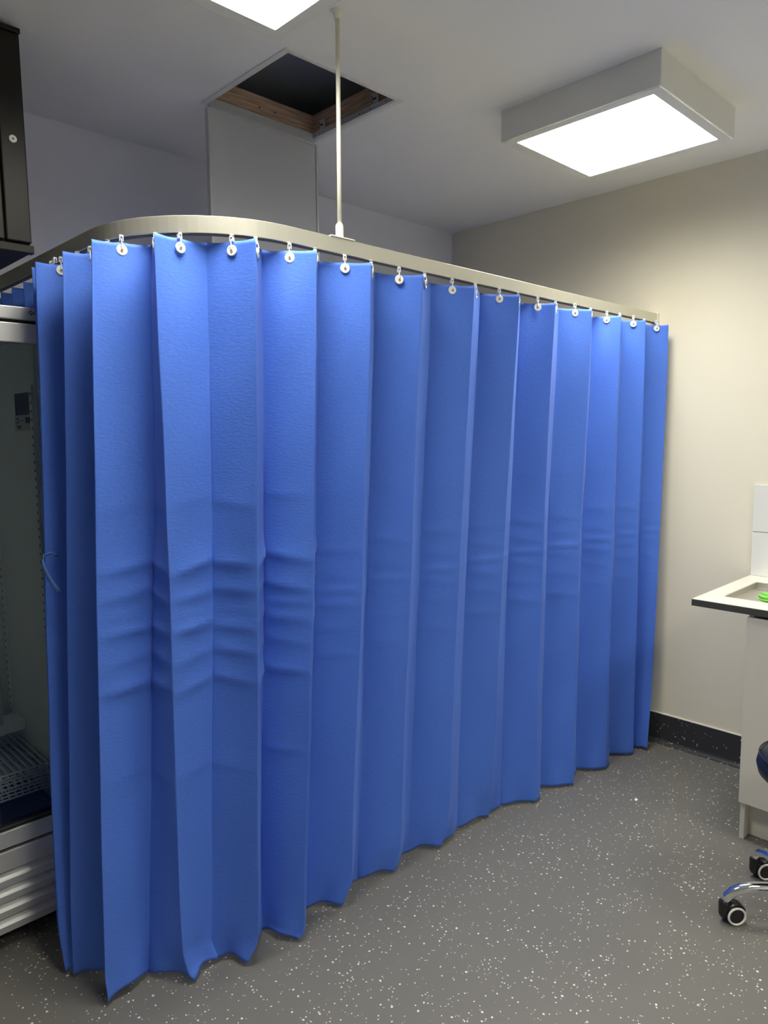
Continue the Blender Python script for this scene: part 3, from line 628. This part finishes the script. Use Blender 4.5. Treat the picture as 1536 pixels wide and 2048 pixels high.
for b_ in ((rx0 - e_, rx0 - .001, ry0 - e_, ry1 + e_), (rx1 + .001, rx1 + e_, ry0 - e_, ry1 + e_), (rx0 - .001, rx1 + .001, ry1 + .001, ry1 + e_), (rx0 - .001, rx1 + .001, ry0 - e_, ry0 - .001)): box(bm, *b_, .9002, .9022)
link('sink_rim', bm, MT['steel_top'], t, .0009)
# splashback tiles
def tile(z0, z1, y0, y1, label):
    tag(bx('wall_tile', MT['tile'], None, X1 - .009, X1 - .0003, y0, y1, z0, z1, bevel=.0012), label, 'tile', 'white splashback tiles')
tile(1.0965, 1.303, .70, 1.108, 'white glossy splashback tile in the upper row above the sink bench')
tile(.9005, 1.0935, .70, 1.108, 'white glossy splashback tile in the lower row, resting on the bench top')
# tap
t = tag(empty('sink_tap', (3.135, .912, .878)), 'chrome sink tap rising at the right picture edge above the bench', 'tap')
bm = bmesh.new(); lathe(bm, [(.024, 0), (.024, .006), (.019, .010), (.0175, .014)], (3.135, .912, .878), n=28); link('tap_base', bm, MT['chrome'], t, smooth=False)
bm = bmesh.new(); tube(bm, [(3.135, .912, .886), (3.135, .912, 1.10), (3.13, .91, 1.16), (3.11, .90, 1.20), (3.07, .89, 1.215), (3.03, .87, 1.20), (3.01, .862, 1.17)], .015, 18); link('spout', bm, MT['chrome'], t, smooth=True)
# green cloth
bm = bmesh.new(); rc = random.Random(3)
bmesh.ops.create_icosphere(bm, subdivisions=5, radius=1)
for v in bm.verts:
    x, y, z = v.co; a = math.atan2(y, x)
    rr = 1 + .10 * math.sin(3 * a + 1) + .06 * math.sin(5 * a)
    fold = .16 * abs(math.sin(6 * z + 2.2 * x + 1.2 * math.sin(3 * y))) ** .7
    v.co = Vector((2.935 + x * (.062) * rr * (1 - .25 * max(0, z)) * (.9 + fold), .862 + y * .070 * rr * (.9 + fold), .879 + max(0, (z * .5 + .5)) * .050 * (.85 + fold)))
tag(link('cleaning_cloth', bm, MT['green'], None, smooth=True), 'crumpled lime green cleaning cloth lying in the sink tray', 'cloth')

# ------------------------------------------------------------------ swivel stool
SC = Vector((2.390, .562, 0))
t = tag(empty('swivel_stool', SC), 'black round swivel stool with chrome star base and castors at right edge', 'stool')
seatr = .176
bm = bmesh.new(); zs = .465
lathe(bm, [(seatr - .05, zs), (seatr - .022, zs + .004), (seatr - .006, zs + .020), (seatr, zs + .045), (seatr - .004, zs + .064), (seatr - .012, zs + .078), (seatr - .040, zs + .090), (.05, zs + .094), (0, zs + .094)], SC, n=64); link('seat', bm, MT['vinyl'], t, smooth=True)
bm = bmesh.new(); tube(bm, [SC + Vector(((seatr - .0075) * math.cos(a), (seatr - .0075) * math.sin(a), zs + .0775)) for a in [2 * PI * k / 64 for k in range(65)]], .0025, 8, cap=False); link('seat_piping', bm, MT['vinyl'], t, smooth=True)
bm = bmesh.new(); lathe(bm, [(.028, .10), (.028, .16), (.018, .165), (.018, .36), (.03, .365), (.03, .40), (.014, .41), (.014, zs + .002)], SC, n=28); link('gas_column', bm, MT['chrome'], t)
bm = bmesh.new(); lathe(bm, [(.045, .085), (.048, .10), (.045, .125), (.03, .135)], SC, n=32); link('hub', bm, MT['chrome'], t)
th0 = math.atan2(.764 - .562, 2.230 - 2.390)
for k in range(5):
    th = th0 - k * 2 * PI / 5; dv = Vector((math.cos(th), math.sin(th), 0)); R_ = .262
    arm = empty('base_arm', (0, 0, 0)); bpy.data.objects.remove(arm)
    bm = bmesh.new()
    prof = [(.03, .112), (.09, .120), (.14, .124), (.18, .122), (.212, .115), (.236, .103), (.252, .088), (.261, .068)]
    tube(bm, [SC + dv * r + Vector((0, 0, z)) for r, z in prof], [.018, .0175, .017, .0165, .016, .0155, .015, .0145], 16)
    arm = link('base_arm', bm, MT['chrome'], t, smooth=True)
    # castor: twin wheel with hood, white ring on each side
    cpos = SC + dv * .262; wdir = Vector((-.66, -.75, 0)).normalized()      # wheel axis roughly towards the viewer
    roll_ = Vector((-wdir.y, wdir.x, 0))
    wc = cpos + roll_ * .030 + Vector((0, 0, .031))
    wh = [(.0295, -.010), (.031, -.007), (.031, .007), (.0295, .010)]
    bm = bmesh.new()
    for s in (-.013, .013): lathe(bm, [(r, h + s) for r, h in wh], wc, wdir, 32)
    cas = link('castor', bm, MT['black_plastic'], t, smooth=False)
    bm = bmesh.new()
    for s in (1, -1): 
        ring_c = wc + wdir * s * .0232
        sA, tA = frame_axes(wdir)
        tube(bm, [ring_c + (sA * math.cos(a) + tA * math.sin(a)) * .0265 for a in [2 * PI * q / 40 for q in range(41)]], .0035, 8, cap=False)
    link('wheel_ring', bm, MT['cap'], cas, smooth=True)
    bm = bmesh.new(); N = 16; rows = []
    for q in range(N + 1):
        a = math.radians(-5 + 165 * q / N)
        pdir = (roll_ * math.cos(a) * -1 + Vector((0, 0, 1)) * math.sin(a))
        rows.append([bm.verts.new(wc + pdir * r + wdir * s) for r, s in ((.0325, -.017), (.036, -.013), (.036, .013), (.0325, .017), (.0325, .0), )])
    for r1, r2 in zip(rows, rows[1:]):
        for j in range(5): bm.faces.new((r1[j], r1[(j + 1) % 5], r2[(j + 1) % 5], r2[j]))
    bm.faces.new(rows[0]); bm.faces.new(rows[-1][::-1]); 
    link('castor_hood', bm, MT['black_plastic'], cas, smooth=False)
    bm = bmesh.new(); lathe(bm, [(.013, .020), (.0165, .030), (.0165, .066), (.0145, .072)], cpos, n=20); link('castor_stem', bm, MT['black_plastic'], cas)

# ------------------------------------------------------------------ tiny scrap on the floor
bm = bmesh.new(); vs2 = [bm.verts.new((2.743 + x, 1.314 + y, z)) for x, y, z in ((-.010, -.004, .001), (-.002, -.008, .004), (.009, -.003, .001), (.007, .005, .005), (-.003, .006, .001))]
bm.faces.new(vs2); o = tag(link('paper_scrap', bm, MT['paper'], None), 'tiny white paper scrap lying on the grey floor near the curtain end', 'scrap'); md = o.modifiers.new('thickness', 'SOLIDIFY'); md.thickness = .0008
